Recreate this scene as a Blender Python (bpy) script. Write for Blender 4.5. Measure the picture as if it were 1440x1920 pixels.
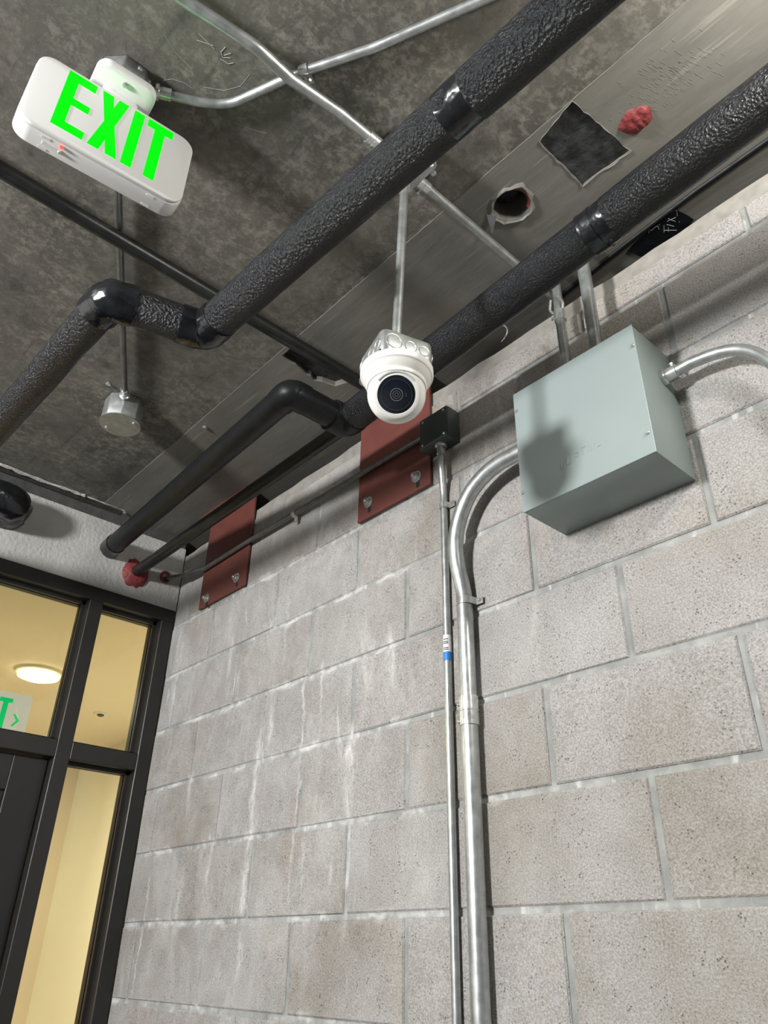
import bpy, bmesh, math, random
from mathutils import Vector, Matrix, noise
random.seed(7)
scene = bpy.context.scene
for o in list(bpy.data.objects): bpy.data.objects.remove(o)
COL = scene.collection
PI = math.pi

# ------------------------------------------------------------------ camera
Z0 = 1.626                       # height of the lowest full mortar line in view
H = Z0 + 1.41                    # ceiling height
XE = -1.323                      # end wall plane
F = 1438.04
R = [Vector((0.66908757, 0.74296112, 0.01818208)),
     Vector((-0.36533045, 0.35011336, -0.86252785)),
     Vector((-0.64719045, 0.5704642, 0.50568282))]
CAM = Vector((1.32262, -1.25024, -0.08623 + Z0))
cd = bpy.data.cameras.new('camera'); cam = bpy.data.objects.new('camera', cd); COL.objects.link(cam)
cd.sensor_fit = 'HORIZONTAL'; cd.sensor_width = 36; cd.lens = F / 1440 * 36; cd.clip_start = 0.02
M3 = Matrix((R[0], -R[1], -R[2])).transposed()
cam.matrix_world = Matrix.Translation(CAM) @ M3.to_4x4()
scene.camera = cam

def ray(u, v):
    a, b = (u - 720) / F, (v - 960) / F
    return R[0] * a + R[1] * b + R[2]
def on(u, v, ax, val):           # pixel -> point on the plane coordinate[ax] = val
    r = ray(u, v); return CAM + r * ((val - CAM[ax]) / r[ax])
def onx(u, v, x): return on(u, v, 0, x)
def ony(u, v, y): return on(u, v, 1, y)
def onz(u, v, z): return on(u, v, 2, Z0 + z)      # z relative to the lowest mortar line

# ------------------------------------------------------------------ world, exposure, light
w = bpy.data.worlds.new('world'); scene.world = w; w.use_nodes = True
bg = w.node_tree.nodes['Background']
bg.inputs[0].default_value = (0.86, 0.95, 1.0, 1); bg.inputs[1].default_value = 0.07
vs = scene.view_settings
vs.view_transform = 'Standard'; vs.look = 'None'; vs.gamma = 1; vs.exposure = 0.27; vs.use_curve_mapping = False

LAMP = Vector((0.34, -3.2, Z0 + 0.90))
KEY_POWER = 440
ld = bpy.data.lights.new('garage_lamp_light', 'POINT'); ld.energy = KEY_POWER; ld.shadow_soft_size = 0.17
ld.color = (1.0, 1.0, 0.995)
lo = bpy.data.objects.new('garage_lamp_light', ld); COL.objects.link(lo); lo.location = LAMP
LAMP2 = Vector((1.58, -0.49, Z0 + 1.20))
ld2 = bpy.data.lights.new('side_lamp_light', 'POINT'); ld2.energy = 30; ld2.shadow_soft_size = 0.07; ld2.color = (1.0, 0.97, 0.90)
lo2 = bpy.data.objects.new('side_lamp_light', ld2); COL.objects.link(lo2); lo2.location = LAMP2

# ------------------------------------------------------------------ materials
def nodes(name):
    m = bpy.data.materials.new(name); m.use_nodes = True
    nt = m.node_tree; b = nt.nodes['Principled BSDF']
    return m, nt, b
def N(nt, t, **kw):
    n = nt.nodes.new(t)
    for k, v in kw.items():
        if k in n.inputs.keys() if isinstance(k, str) else False: n.inputs[k].default_value = v
        else: setattr(n, k, v)
    return n
def pos(nt, scale=(1, 1, 1)):
    g = nt.nodes.new('ShaderNodeNewGeometry'); mp = nt.nodes.new('ShaderNodeMapping')
    mp.inputs['Scale'].default_value = scale
    nt.links.new(g.outputs['Position'], mp.inputs['Vector']); return mp.outputs[0]
def noi(nt, vec, scale, detail=3, rough=.55, dist=0):
    n = nt.nodes.new('ShaderNodeTexNoise'); n.inputs['Scale'].default_value = scale
    n.inputs['Detail'].default_value = detail; n.inputs['Roughness'].default_value = rough; n.inputs['Distortion'].default_value = dist
    nt.links.new(vec, n.inputs['Vector']); return n.outputs['Fac']
def ramp(nt, fac, stops):
    r = nt.nodes.new('ShaderNodeValToRGB'); e = r.color_ramp.elements
    while len(e) < len(stops): e.new(.5)
    for q, (p, c) in zip(e, stops):
        q.position = p; q.color = (c, c, c, 1) if not hasattr(c, '__len__') else (*c, 1)
    nt.links.new(fac, r.inputs[0]); return r.outputs[0]
def mixc(nt, fac, a, b, mode='MIX'):
    m = nt.nodes.new('ShaderNodeMix'); m.data_type = 'RGBA'; m.blend_type = mode
    for s, v in ((m.inputs[0], fac), (m.inputs[6], a), (m.inputs[7], b)):
        if hasattr(v, 'links') or hasattr(v, 'is_linked'): nt.links.new(v, s)
        elif isinstance(v, (int, float)): s.default_value = v
        else: s.default_value = (*v, 1)
    return m.outputs[2]
def math_(nt, op, a, b=0.0):
    m = nt.nodes.new('ShaderNodeMath'); m.operation = op
    for s, v in ((m.inputs[0], a), (m.inputs[1], b)):
        if isinstance(v, (int, float)): s.default_value = v
        else: nt.links.new(v, s)
    return m.outputs[0]
def bump(nt, b, h, strength, dist):
    n = nt.nodes.new('ShaderNodeBump'); n.inputs['Strength'].default_value = strength; n.inputs['Distance'].default_value = dist
    nt.links.new(h, n.inputs['Height']); nt.links.new(n.outputs[0], b.inputs['Normal'])
def S(r, g, b):                  # sRGB 0-255 -> linear
    f = lambda c: (c / 255 / 12.92) if c <= 10 else ((c / 255 + .055) / 1.055) ** 2.4
    return (f(r), f(g), f(b))

def plain(name, col, rough=.5, metal=0, nscale=0, namp=.15, bscale=0, bdist=.001, bstr=.4, spec=None, rvar=0):
    m, nt, b = nodes(name)
    b.inputs['Roughness'].default_value = rough; b.inputs['Metallic'].default_value = metal
    if spec is not None: b.inputs['Specular IOR Level'].default_value = spec
    if nscale:
        v = pos(nt); f = noi(nt, v, nscale, 4)
        c = mixc(nt, ramp(nt, f, [(.3, 0), (.7, 1)]), tuple(x * (1 - namp) for x in col), tuple(min(1, x * (1 + namp)) for x in col))
        nt.links.new(c, b.inputs['Base Color'])
        if rvar:
            r = nt.nodes.new('ShaderNodeMapRange'); nt.links.new(f, r.inputs[0])
            r.inputs[3].default_value = max(0, rough - rvar); r.inputs[4].default_value = rough + rvar
            nt.links.new(r.outputs[0], b.inputs['Roughness'])
    else: b.inputs['Base Color'].default_value = (*col, 1)
    if bscale:
        bump(nt, b, noi(nt, pos(nt), bscale, 2), bstr, bdist)
    return m
def emit(name, col, s):
    m, nt, b = nodes(name)
    b.inputs['Base Color'].default_value = (*[x * .05 for x in col], 1); b.inputs['Specular IOR Level'].default_value = .1
    b.inputs['Emission Color'].default_value = (*col, 1); b.inputs['Emission Strength'].default_value = s
    return m

def bloom(nt):
    """mineral bloom on the block wall: crusts at the bed joints, veils and single runs, strongest towards the corner"""
    v = pos(nt)
    sep = nt.nodes.new('ShaderNodeSeparateXYZ'); g = nt.nodes.new('ShaderNodeNewGeometry'); nt.links.new(g.outputs['Position'], sep.inputs[0])
    left = nt.nodes.new('ShaderNodeMapRange'); nt.links.new(sep.outputs[0], left.inputs[0])
    left.inputs[1].default_value = .95; left.inputs[2].default_value = -.35; left.inputs[3].default_value = .1
    run = noi(nt, pos(nt, (9, 9, 2.2)), 1.9, 7, .68, 1.1)
    broad = noi(nt, pos(nt, (2.6, 2.6, 1.0)), 1.0, 3)
    drip = math_(nt, 'MULTIPLY', ramp(nt, run, [(.52, 0), (.66, .8), (.75, 1)]), ramp(nt, broad, [(.42, 0), (.64, .9)]))
    veil = math_(nt, 'MULTIPLY', ramp(nt, noi(nt, pos(nt, (4, 4, 2.6)), 2.0, 7, .7, .5), [(.44, 0), (.68, 1)]), .38)
    zz = math_(nt, 'FRACT', math_(nt, 'DIVIDE', sep.outputs[2], .2032))
    wz = math_(nt, 'MULTIPLY', math_(nt, 'SUBTRACT', noi(nt, v, 16, 4, .65), .5), .26)
    ed = math_(nt, 'ABSOLUTE', math_(nt, 'SUBTRACT', math_(nt, 'ADD', zz, wz), .5))
    jt = math_(nt, 'MULTIPLY', ramp(nt, ed, [(.41, 0), (.5, 1)]), ramp(nt, noi(nt, v, 6.5, 6, .7), [(.46, 0), (.60, 1)]))
    tot = math_(nt, 'MAXIMUM', math_(nt, 'MAXIMUM', drip, veil), jt)
    tot = math_(nt, 'MULTIPLY', tot, math_(nt, 'MULTIPLY', left.outputs[0], .85))
    wob_ = math_(nt, 'ADD', math_(nt, 'MULTIPLY', math_(nt, 'SUBTRACT', noi(nt, v, 6, 3, .6), .5), .06), math_(nt, 'MULTIPLY', math_(nt, 'SUBTRACT', noi(nt, v, 38, 4, .65), .5), .03))
    xw = math_(nt, 'ADD', sep.outputs[0], wob_)
    run2 = noi(nt, pos(nt, (16, 16, 5)), 2.2, 6, .7, .4)
    for (u, vt, vb, wd, am) in ((470, 1370, 1800, .024, 1), (452, 1640, 1880, .006, .9), (655, 1370, 1520, .03, 1), (560, 1260, 1700, .008, .8), (508, 1270, 1440, .018, .8), (390, 1560, 1700, .03, .9), (600, 1240, 1420, .010, .7), (650, 1540, 1720, .016, .8), (735, 1180, 1290, .035, .8), (540, 1100, 1210, .012, .7), (262, 1650, 1900, .007, .9), (330, 1200, 1340, .05, .6), (355, 1450, 1520, .03, .8), (1000, 1120, 1210, .02, .6), (500, 1380, 1460, .015, .6), (570, 1560, 1680, .012, .6), (330, 1640, 1800, .04, .6), (620, 1000, 1080, .05, .5)):
        pa, pb_ = ony(u, vt, 0), ony(u, vb, 0)
        dx_ = math_(nt, 'ABSOLUTE', math_(nt, 'SUBTRACT', xw, (pa.x + pb_.x) / 2))
        gx = nt.nodes.new('ShaderNodeMapRange'); nt.links.new(dx_, gx.inputs[0]); gx.inputs[1].default_value = wd; gx.inputs[2].default_value = wd * .15
        gz = nt.nodes.new('ShaderNodeMapRange'); nt.links.new(sep.outputs[2], gz.inputs[0]); gz.inputs[1].default_value = pa.z + .03; gz.inputs[2].default_value = pa.z - .03
        gz2 = nt.nodes.new('ShaderNodeMapRange'); nt.links.new(sep.outputs[2], gz2.inputs[0]); gz2.inputs[1].default_value = pb_.z - .12; gz2.inputs[2].default_value = pb_.z + .12
        q = math_(nt, 'MULTIPLY', math_(nt, 'MULTIPLY', gx.outputs[0], gz.outputs[0]), math_(nt, 'MULTIPLY', gz2.outputs[0], am))
        q = math_(nt, 'MULTIPLY', q, ramp(nt, run2, [(.38, .1), (.6, 1)]))
        tot = math_(nt, 'MAXIMUM', tot, q)
    return tot
def mat_block():
    m, nt, b = nodes('block_concrete')
    v = pos(nt); oi = nt.nodes.new('ShaderNodeObjectInfo')
    base = mixc(nt, ramp(nt, oi.outputs['Random'], [(.25, 0), (.95, 1)]), (.31, .295, .28), (.258, .235, .205))
    big = noi(nt, v, 2.6, 4, .6)
    base = mixc(nt, ramp(nt, big, [(.38, 0), (.68, 1)]), base, (.375, .365, .355))
    warm = noi(nt, pos(nt, (1, 1, .7)), 3.3, 3)
    base = mixc(nt, math_(nt, 'MULTIPLY', ramp(nt, warm, [(.55, 0), (.72, 1)]), .45), base, (.32, .265, .205))
    fine = noi(nt, v, 260, 3, .7)
    base = mixc(nt, .55, base, ramp(nt, fine, [(.28, .12), (.5, .5), (.72, .86)]), 'OVERLAY')
    pit = nt.nodes.new('ShaderNodeTexVoronoi'); pit.inputs['Scale'].default_value = 140; nt.links.new(v, pit.inputs['Vector'])
    pm = math_(nt, 'MULTIPLY', ramp(nt, pit.outputs['Distance'], [(.12, 1), (.26, 0)]), ramp(nt, noi(nt, v, 23, 2), [(.52, 0), (.62, 1)]))
    base = mixc(nt, math_(nt, 'MULTIPLY', pm, .6), base, (.10, .095, .09))
    tot = bloom(nt)
    crust = ramp(nt, noi(nt, v, 70, 4, .7), [(.3, .45), (.6, 1)])
    base = mixc(nt, math_(nt, 'MULTIPLY', tot, crust), base, (.72, .715, .70))
    nt.links.new(base, b.inputs['Base Color'])
    b.inputs['Roughness'].default_value = .9; b.inputs['Specular IOR Level'].default_value = .25
    h = math_(nt, 'SUBTRACT', fine, math_(nt, 'MULTIPLY', pm, 1.5))
    bump(nt, b, h, .75, .0035)
    return m
def mat_mortar():
    m, nt, b = nodes('mortar')
    v = pos(nt)
    c = mixc(nt, ramp(nt, noi(nt, v, 14, 5, .65), [(.35, 0), (.7, 1)]), (.205, .21, .20), (.33, .335, .322))
    c = mixc(nt, ramp(nt, noi(nt, pos(nt, (1, 1, .2)), 42, 3), [(.60, 0), (.68, .8)]), c, (.52, .52, .50))
    c = mixc(nt, bloom(nt), c, (.66, .655, .64))
    nt.links.new(c, b.inputs['Base Color']); b.inputs['Roughness'].default_value = .9
    bump(nt, b, noi(nt, v, 120, 4), .5, .002)
    return m
def mat_rough_ceiling():
    m, nt, b = nodes('rough_concrete')
    v = pos(nt)
    c = mixc(nt, ramp(nt, noi(nt, v, 3.2, 6, .6, .4), [(.32, 0), (.72, 1)]), (.082, .077, .065), (.15, .14, .118))
    sp = noi(nt, pos(nt, (1.3, 1, 1)), 42, 8, .74, .25)
    reg = ramp(nt, noi(nt, v, 5.5, 5, .6), [(.34, .05), (.60, 1)])
    c = mixc(nt, math_(nt, 'MULTIPLY', ramp(nt, sp, [(.46, 0), (.60, .8), (.75, .95)]), reg), c, (.255, .242, .203))
    dk = ramp(nt, noi(nt, v, 11, 6, .7), [(.30, .75), (.45, 0)])
    c = mixc(nt, dk, c, (.045, .043, .04))
    st = ramp(nt, noi(nt, pos(nt, (3, 26, 1)), 1.6, 4, .6, .6), [(.60, 0), (.7, .55)])
    c = mixc(nt, st, c, (.06, .057, .05))
    nt.links.new(c, b.inputs['Base Color']); b.inputs['Roughness'].default_value = .72
    bump(nt, b, sp, .35, .003)
    return m
def mat_smooth_ceiling():
    m, nt, b = nodes('trowelled_concrete')
    v = pos(nt)
    c = mixc(nt, ramp(nt, noi(nt, pos(nt, (1.2, 4, 1)), 2.4, 5, .6), [(.3, 0), (.7, 1)]), (.135, .131, .116), (.21, .202, .176))
    c = mixc(nt, ramp(nt, noi(nt, pos(nt, (2, 30, 1)), 2.0, 3), [(.62, 0), (.7, .4)]), c, (.36, .345, .30))
    nt.links.new(c, b.inputs['Base Color'])
    r = ramp(nt, noi(nt, v, 6, 4), [(.3, .34), (.7, .52)]); nt.links.new(r, b.inputs['Roughness'])
    bump(nt, b, noi(nt, pos(nt, (1, 5, 1)), 7, 4), .25, .004)
    return m
def mat_galv(name, col=(.50, .515, .50), rough=.34):
    m, nt, b = nodes(name)
    v = pos(nt)
    c = mixc(nt, ramp(nt, noi(nt, v, 55, 4, .6), [(.3, 0), (.7, 1)]), tuple(x * .8 for x in col), tuple(x * 1.15 for x in col))
    nt.links.new(c, b.inputs['Base Color']); b.inputs['Metallic'].default_value = .78
    nt.links.new(ramp(nt, noi(nt, v, 30, 3), [(.3, rough - .07), (.7, rough + .1)]), b.inputs['Roughness'])
    return m
def mat_foam():
    m, nt, b = nodes('foam_insulation')
    v = pos(nt)
    n1 = nt.nodes.new('ShaderNodeTexVoronoi'); n1.feature = 'SMOOTH_F1'; n1.inputs['Scale'].default_value = 200
    n1.inputs['Smoothness'].default_value = .6; nt.links.new(v, n1.inputs['Vector'])
    h = math_(nt, 'ADD', n1.outputs['Distance'], math_(nt, 'MULTIPLY', noi(nt, v, 420, 3, .6), .7))
    b.inputs['Base Color'].default_value = (.0050, .0062, .0085, 1)
    b.inputs['Roughness'].default_value = .24; b.inputs['Specular IOR Level'].default_value = .55
    bump(nt, b, h, 1.0, .0038)
    return m
def mat_stucco():
    m, nt, b = nodes('white_stucco')
    v = pos(nt)
    c = mixc(nt, ramp(nt, noi(nt, v, 6, 4), [(.3, 0), (.7, 1)]), (.37, .362, .345), (.46, .452, .43))
    nt.links.new(c, b.inputs['Base Color']); b.inputs['Roughness'].default_value = .85
    bump(nt, b, noi(nt, v, 75, 4, .6), .7, .006)
    return m
def mat_glass():
    m, nt, b = nodes('window_glass')
    b.inputs['Base Color'].default_value = (.93, .95, .92, 1); b.inputs['Roughness'].default_value = .0
    out = nt.nodes['Material Output']
    tr = nt.nodes.new('ShaderNodeBsdfTransparent'); tr.inputs[0].default_value = (.9, .92, .88, 1)
    gl = nt.nodes.new('ShaderNodeBsdfGlossy'); gl.inputs['Roughness'].default_value = .01
    fr = nt.nodes.new('ShaderNodeFresnel'); fr.inputs[0].default_value = 1.45
    mx = nt.nodes.new('ShaderNodeMixShader')
    nt.links.new(fr.outputs[0], mx.inputs[0]); nt.links.new(tr.outputs[0], mx.inputs[1]); nt.links.new(gl.outputs[0], mx.inputs[2])
    nt.links.new(mx.outputs[0], out.inputs['Surface'])
    return m

MT = dict(
    block=mat_block(), mortar=mat_mortar(), rough=mat_rough_ceiling(), smooth=mat_smooth_ceiling(), foam=mat_foam(),
    stucco=mat_stucco(), glass=mat_glass(), galv=mat_galv('galvanised_tube', (.44, .46, .455), .36),
    galv_dull=mat_galv('galvanised_box', (.42, .44, .43), .42),
    zinc=mat_galv('zinc_hardware', (.62, .63, .62), .26),
    tape=plain('vinyl_tape', (.008, .009, .011), .2, 0, 30, .3, 34, .006, .5, .5),
    tape_dull=plain('rubber_insulation', (.008, .009, .0098), .42, 0, 30, .3, 60, .002, .3, .25),
    steelblack=plain('black_steel_pipe', (.014, .015, .0145), .34, .0, 40, .35, 120, .0006, .3, .4),
    darkconduit=plain('dark_grey_conduit', (.20, .205, .20), .36, .8, 40, .2),  # dark grey metal of the thin conduits
    enclosure=plain('grey_enamel', S(136, 147, 146), .42, 0, 5, .04, 300, .0003, .2),
    darkbox=plain('dark_grey_enamel', S(62, 68, 66), .42, 0, 12, .1),
    redplate=plain('red_oxide_primer', S(102, 55, 48), .55, 0, 14, .14, 60, .0006, .3),
    redseal=plain('red_firestop', S(122, 48, 48), .6, 0, 60, .25, 60, .006, .8),
    bronze=plain('bronze_aluminium', (.020, .0185, .017), .40, .1, 8, .1, spec=.4),
    doorblack=plain('black_door_paint', (.010, .010, .0105), .32, 0, 8, .15),
    white=plain('white_plastic', (.76, .757, .74), .38),
    camwhite=plain('camera_white', (.70, .69, .655), .36),
    camgrey=plain('camera_grey', (.42, .42, .41), .4),
    lensglass=plain('lens_window', (.006, .008, .013), .06, 0, spec=.7),
    lensring=plain('lens_ring', (.03, .034, .04), .25),
    lensmark=plain('lens_mark', (.09, .095, .105), .3),
    green=emit('green_letter', (.0, 1.0, .004), .95),
    led=emit('red_indicator', (1.0, .06, .04), 2.0),
    bitumen=plain('black_bitumen', (.026, .027, .029), .6, 0, 30, .85, 40, .006, .8),
    sealant=plain('joint_sealant', (.26, .245, .22), .8, 0, 25, .2, 40, .003, .5),
    dark=plain('dark_void', (.01, .01, .01), .9),
    gapfill=plain('dark_gap_filler', (.055, .055, .052), .8, 0, 20, .3, 60, .003, .5),
    grit=plain('torn_plaster', (.36, .35, .32), .9, 0, 40, .35, 80, .004, .8),
    chalk=plain('white_chalk', (.34, .345, .34), .9),
    floor=plain('garage_floor', (.10, .10, .098), .75, 0, 4, .12, 60, .001, .2),
    lobbyceil=plain('lobby_ceiling_paint', (.80, .72, .56), .9),
    lobbywall=plain('lobby_cream_paint', (.75, .715, .55), .9),
    lobbytan=plain('lobby_tan_paint', (.58, .48, .34), .9),
    lobbyfloor=plain('lobby_floor', (.62, .56, .46), .5),
    lamp=emit('lobby_lamp', (1.0, .80, .48), 9.0),
    labelwhite=plain('label_white', (.78, .78, .78), .5), labelblue=plain('label_blue', (.02, .20, .55), .45),
    ink=plain('label_ink', (.03, .03, .03), .6),
    signwhite=plain('interior_sign_white', (.75, .72, .62), .5), signlit=emit('interior_sign_face', (.62, .58, .46), .8),
    signgreen=emit('interior_sign_green', (.0, .62, .16), .8),
    lampglow=emit('garage_lamp_diffuser', (1, .98, .94), 6.0),
)

# ------------------------------------------------------------------ geometry helpers
class MB:
    def __init__(s): s.v = []; s.f = []
    def add(s, vs_, fs_):
        o = len(s.v); s.v += [Vector(p) for p in vs_]; s.f += [tuple(i + o for i in q) for q in fs_]; return s
    def box(s, a, b, M=None):
        (x0, y0, z0), (x1, y1, z1) = a, b
        p = [(x0, y0, z0), (x1, y0, z0), (x1, y1, z0), (x0, y1, z0), (x0, y0, z1), (x1, y0, z1), (x1, y1, z1), (x0, y1, z1)]
        if M is not None: p = [M @ Vector(q) for q in p]
        return s.add(p, [(0, 3, 2, 1), (4, 5, 6, 7), (0, 1, 5, 4), (1, 2, 6, 5), (2, 3, 7, 6), (3, 0, 4, 7)])
    def prism(s, poly, h0, h1, M=None):             # poly (x,y) extruded along local z
        n = len(poly)
        p = [Vector((x, y, h0)) for x, y in poly] + [Vector((x, y, h1)) for x, y in poly]
        if M is not None: p = [M @ q for q in p]
        return s.add(p, [tuple(range(n))[::-1], tuple(range(n, 2 * n))] + [(i, (i + 1) % n, n + (i + 1) % n, n + i) for i in range(n)])
    def sweep(s, path, r, n=16, caps=True, rf=None):
        path = [Vector(p) for p in path]; m = len(path)
        T = []
        for i in range(m):
            t = path[min(i + 1, m - 1)] - path[max(i - 1, 0)]; T.append(t.normalized())
        up = Vector((0, 0, 1)) if abs(T[0].z) < .9 else Vector((1, 0, 0))
        u = (up - T[0] * up.dot(T[0])).normalized(); vv = []
        for i in range(m):
            u = (u - T[i] * u.dot(T[i])).normalized(); w_ = T[i].cross(u)
            for k in range(n):
                a = 2 * PI * k / n
                rr = (r[i] if hasattr(r, '__len__') else r)
                if rf: rr *= rf(i, a)
                vv.append(path[i] + (u * math.cos(a) + w_ * math.sin(a)) * rr)
        ff = [(i * n + k, i * n + (k + 1) % n, (i + 1) * n + (k + 1) % n, (i + 1) * n + k) for i in range(m - 1) for k in range(n)]
        if caps: ff += [tuple(range(n))[::-1], tuple(range((m - 1) * n, m * n))]
        return s.add(vv, ff)
    def lathe(s, prof, n=32, M=None):               # prof (r,z)
        vv = []; ff = []
        for r, z in prof:
            for k in range(n):
                a = 2 * PI * k / n; vv.append(Vector((r * math.cos(a), r * math.sin(a), z)))
        if M is not None: vv = [M @ q for q in vv]
        m = len(prof)
        ff = [(i * n + k, i * n + (k + 1) % n, (i + 1) * n + (k + 1) % n, (i + 1) * n + k) for i in range(m - 1) for k in range(n)]
        ff += [tuple(range(n))[::-1], tuple(range((m - 1) * n, m * n))]
        return s.add(vv, ff)
    def build(s, name, mat, parent=None, origin=None, bev=0, seg=2, smooth=35):
        o0 = Vector(parent.matrix_world.translation if False else WORLD.get(parent.name, Vector())) if parent else (Vector(origin) if origin is not None else base_of(s.v))
        me = bpy.data.meshes.new(name)
        me.from_pydata([tuple(p - o0) for p in s.v], [], s.f); me.update()
        bm = bmesh.new(); bm.from_mesh(me)
        bmesh.ops.recalc_face_normals(bm, faces=bm.faces)
        if bev:
            ed = [e for e in bm.edges if len(e.link_faces) == 2 and e.calc_face_angle(0) > .5]
            bmesh.ops.bevel(bm, geom=ed, offset=bev, segments=seg, affect='EDGES', profile=.5, clamp_overlap=True)
        bm.to_mesh(me); bm.free()
        if smooth:
            for p in me.polygons: p.use_smooth = True
            me.set_sharp_from_angle(angle=math.radians(smooth))
        me.materials.append(MT[mat])
        o = bpy.data.objects.new(name, me); COL.objects.link(o)
        if parent: o.parent = parent; WORLD[o.name] = WORLD[parent.name]
        else: o.location = o0; WORLD[o.name] = o0
        return o
WORLD = {}
def base_of(v):
    lo_ = [min(p[i] for p in v) for i in range(3)]; hi = [max(p[i] for p in v) for i in range(3)]
    return Vector(((lo_[0] + hi[0]) / 2, (lo_[1] + hi[1]) / 2, lo_[2]))
def tag(o, label=None, cat=None, group=None, kind=None):
    if label: o['label'] = label
    if cat: o['category'] = cat
    if group: o['group'] = group
    if kind: o['kind'] = kind
    return o
def thing(name, loc, label, cat, group=None):
    o = bpy.data.objects.new(name, None); COL.objects.link(o); o.location = loc; o.empty_display_size = .05
    WORLD[o.name] = Vector(loc)
    return tag(o, label, cat, group)
def struct(o): o['kind'] = 'structure'; return o
def fillet(pts, rad, n=8):
    pts = [Vector(p) for p in pts]; out = [pts[0]]
    for i in range(1, len(pts) - 1):
        a, b, c = pts[i - 1], pts[i], pts[i + 1]
        d1 = (a - b).normalized(); d2 = (c - b).normalized()
        ang = d1.angle(d2)
        if ang > PI - .02: out.append(b); continue
        r = rad[i - 1] if hasattr(rad, '__len__') else rad
        t = min(r / math.tan(ang / 2), (a - b).length * .49, (c - b).length * .49)
        p, q = b + d1 * t, b + d2 * t
        for k in range(n + 1):
            s_ = k / n
            out.append(p * (1 - s_) ** 2 + b * 2 * s_ * (1 - s_) + q * s_ ** 2)
    out.append(pts[-1]); return out
def dense(path, step):
    out = [Vector(path[0])]
    for a, b in zip(path, path[1:]):
        a, b = Vector(a), Vector(b); k = max(1, int((b - a).length / step))
        out += [a.lerp(b, (i + 1) / k) for i in range(k)]
    return out
def frame(origin, zaxis, xhint=(1, 0, 0)):
    z = Vector(zaxis).normalized(); x = Vector(xhint); x = (x - z * x.dot(z)).normalized(); y = z.cross(x)
    return Matrix.Translation(Vector(origin)) @ Matrix((x, y, z)).transposed().to_4x4()
def rrect(w_, h_, r, n=6):
    out = []
    for cx, cy, a0 in ((w_ / 2 - r, h_ / 2 - r, 0), (-w_ / 2 + r, h_ / 2 - r, PI / 2), (-w_ / 2 + r, -h_ / 2 + r, PI), (w_ / 2 - r, -h_ / 2 + r, 1.5 * PI)):
        for k in range(n + 1):
            a = a0 + PI / 2 * k / n; out.append((cx + r * math.cos(a), cy + r * math.sin(a)))
    return out
def hexa(r): return [(r * math.cos(PI / 3 * k), r * math.sin(PI / 3 * k)) for k in range(6)]
def jag(pts, amp, step, seed=0):                    # ragged closed outline through (x,y) corners
    rnd = random.Random(seed); out = []
    n = len(pts)
    for i in range(n):
        a, b = Vector(pts[i]), Vector(pts[(i + 1) % n]); k = max(1, int((b - a).length / step))
        for j in range(k):
            q = a.lerp(b, j / k); out.append((q.x + rnd.uniform(-amp, amp), q.y + rnd.uniform(-amp, amp)))
    return out
def blob(cx, cy, r, amp, n=26, seed=0):
    rnd = random.Random(seed); ph = [rnd.uniform(0, 6.28) for _ in range(5)]
    out = []
    for k in range(n):
        a = 2 * PI * k / n
        q = r * (1 + amp * sum(math.sin((j + 2) * a + ph[j]) / (j + 1.5) for j in range(5)) + rnd.uniform(-amp, amp) * .3)
        out.append((cx + q * math.cos(a), cy + q * math.sin(a)))
    return out
def cut(obj_, cutters):
    for c in cutters:
        me = bpy.data.meshes.new('c'); me.from_pydata([tuple(p) for p in c.v], [], c.f); me.update()
        b = bmesh.new(); b.from_mesh(me); bmesh.ops.recalc_face_normals(b, faces=b.faces); b.to_mesh(me); b.free()
        co = bpy.data.objects.new('c', me); COL.objects.link(co)
        md = obj_.modifiers.new('b', 'BOOLEAN'); md.operation = 'DIFFERENCE'; md.object = co; md.solver = 'EXACT'
        bpy.context.view_layer.update()
        dg = bpy.context.evaluated_depsgraph_get()
        nm = bpy.data.meshes.new_from_object(obj_.evaluated_get(dg))
        old = obj_.data; obj_.modifiers.clear(); obj_.data = nm; nm.name = obj_.name
        bpy.data.meshes.remove(old); bpy.data.objects.remove(co); bpy.data.meshes.remove(me)

# ------------------------------------------------------------------ setting: floor, ceiling
struct(MB().box((XE, -9, -.1), (9, 0, 0)).build('floor', 'floor', smooth=0))
YJ = -.383
XMAX, YMIN = 5.0, -6.0
ceil = struct(MB().box((XE - .2, YMIN, H), (XMAX, YJ, H + .2)).build('ceiling', 'rough', origin=(0, 0, H), smooth=0))
panel = MB().box((XE - .2, YJ, H - .003), (XMAX, .22, H + .2)).build('trowelled_soffit', 'smooth', ceil, smooth=0)
def xy(p): return (p.x, p.y)
def cz(u, v): return xy(on(u, v, 2, H))
def shift(m, off):
    for p in m.v: p -= off
    return m
hole_c = cz(960, 384)
hole = blob(*hole_c, .042, .06, seed=3)
sq = jag([cz(1072, 188), cz(1181, 281), cz(1092, 346), cz(1010, 264)], .0013, .012, 5)
tp = jag([cz(527, 664), cz(548, 650), cz(655, 714), cz(628, 722), cz(590, 712)], .004, .02, 8)
O_ = WORLD['ceiling']
cut(panel, [MB().prism(hole, H - .05, H + .13), MB().prism(sq, H - .05, H + .003), MB().prism(tp, H - .05, H + .018)])
for p in panel.data.polygons: p.use_smooth = False
MB().prism(sq, H + .0015, H + .02).build('black_pocket_patch', 'bitumen', ceil, smooth=0)
MB().prism(tp, H + .0165, H + .02).build('black_pocket_patch', 'bitumen', ceil, smooth=0)
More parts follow.
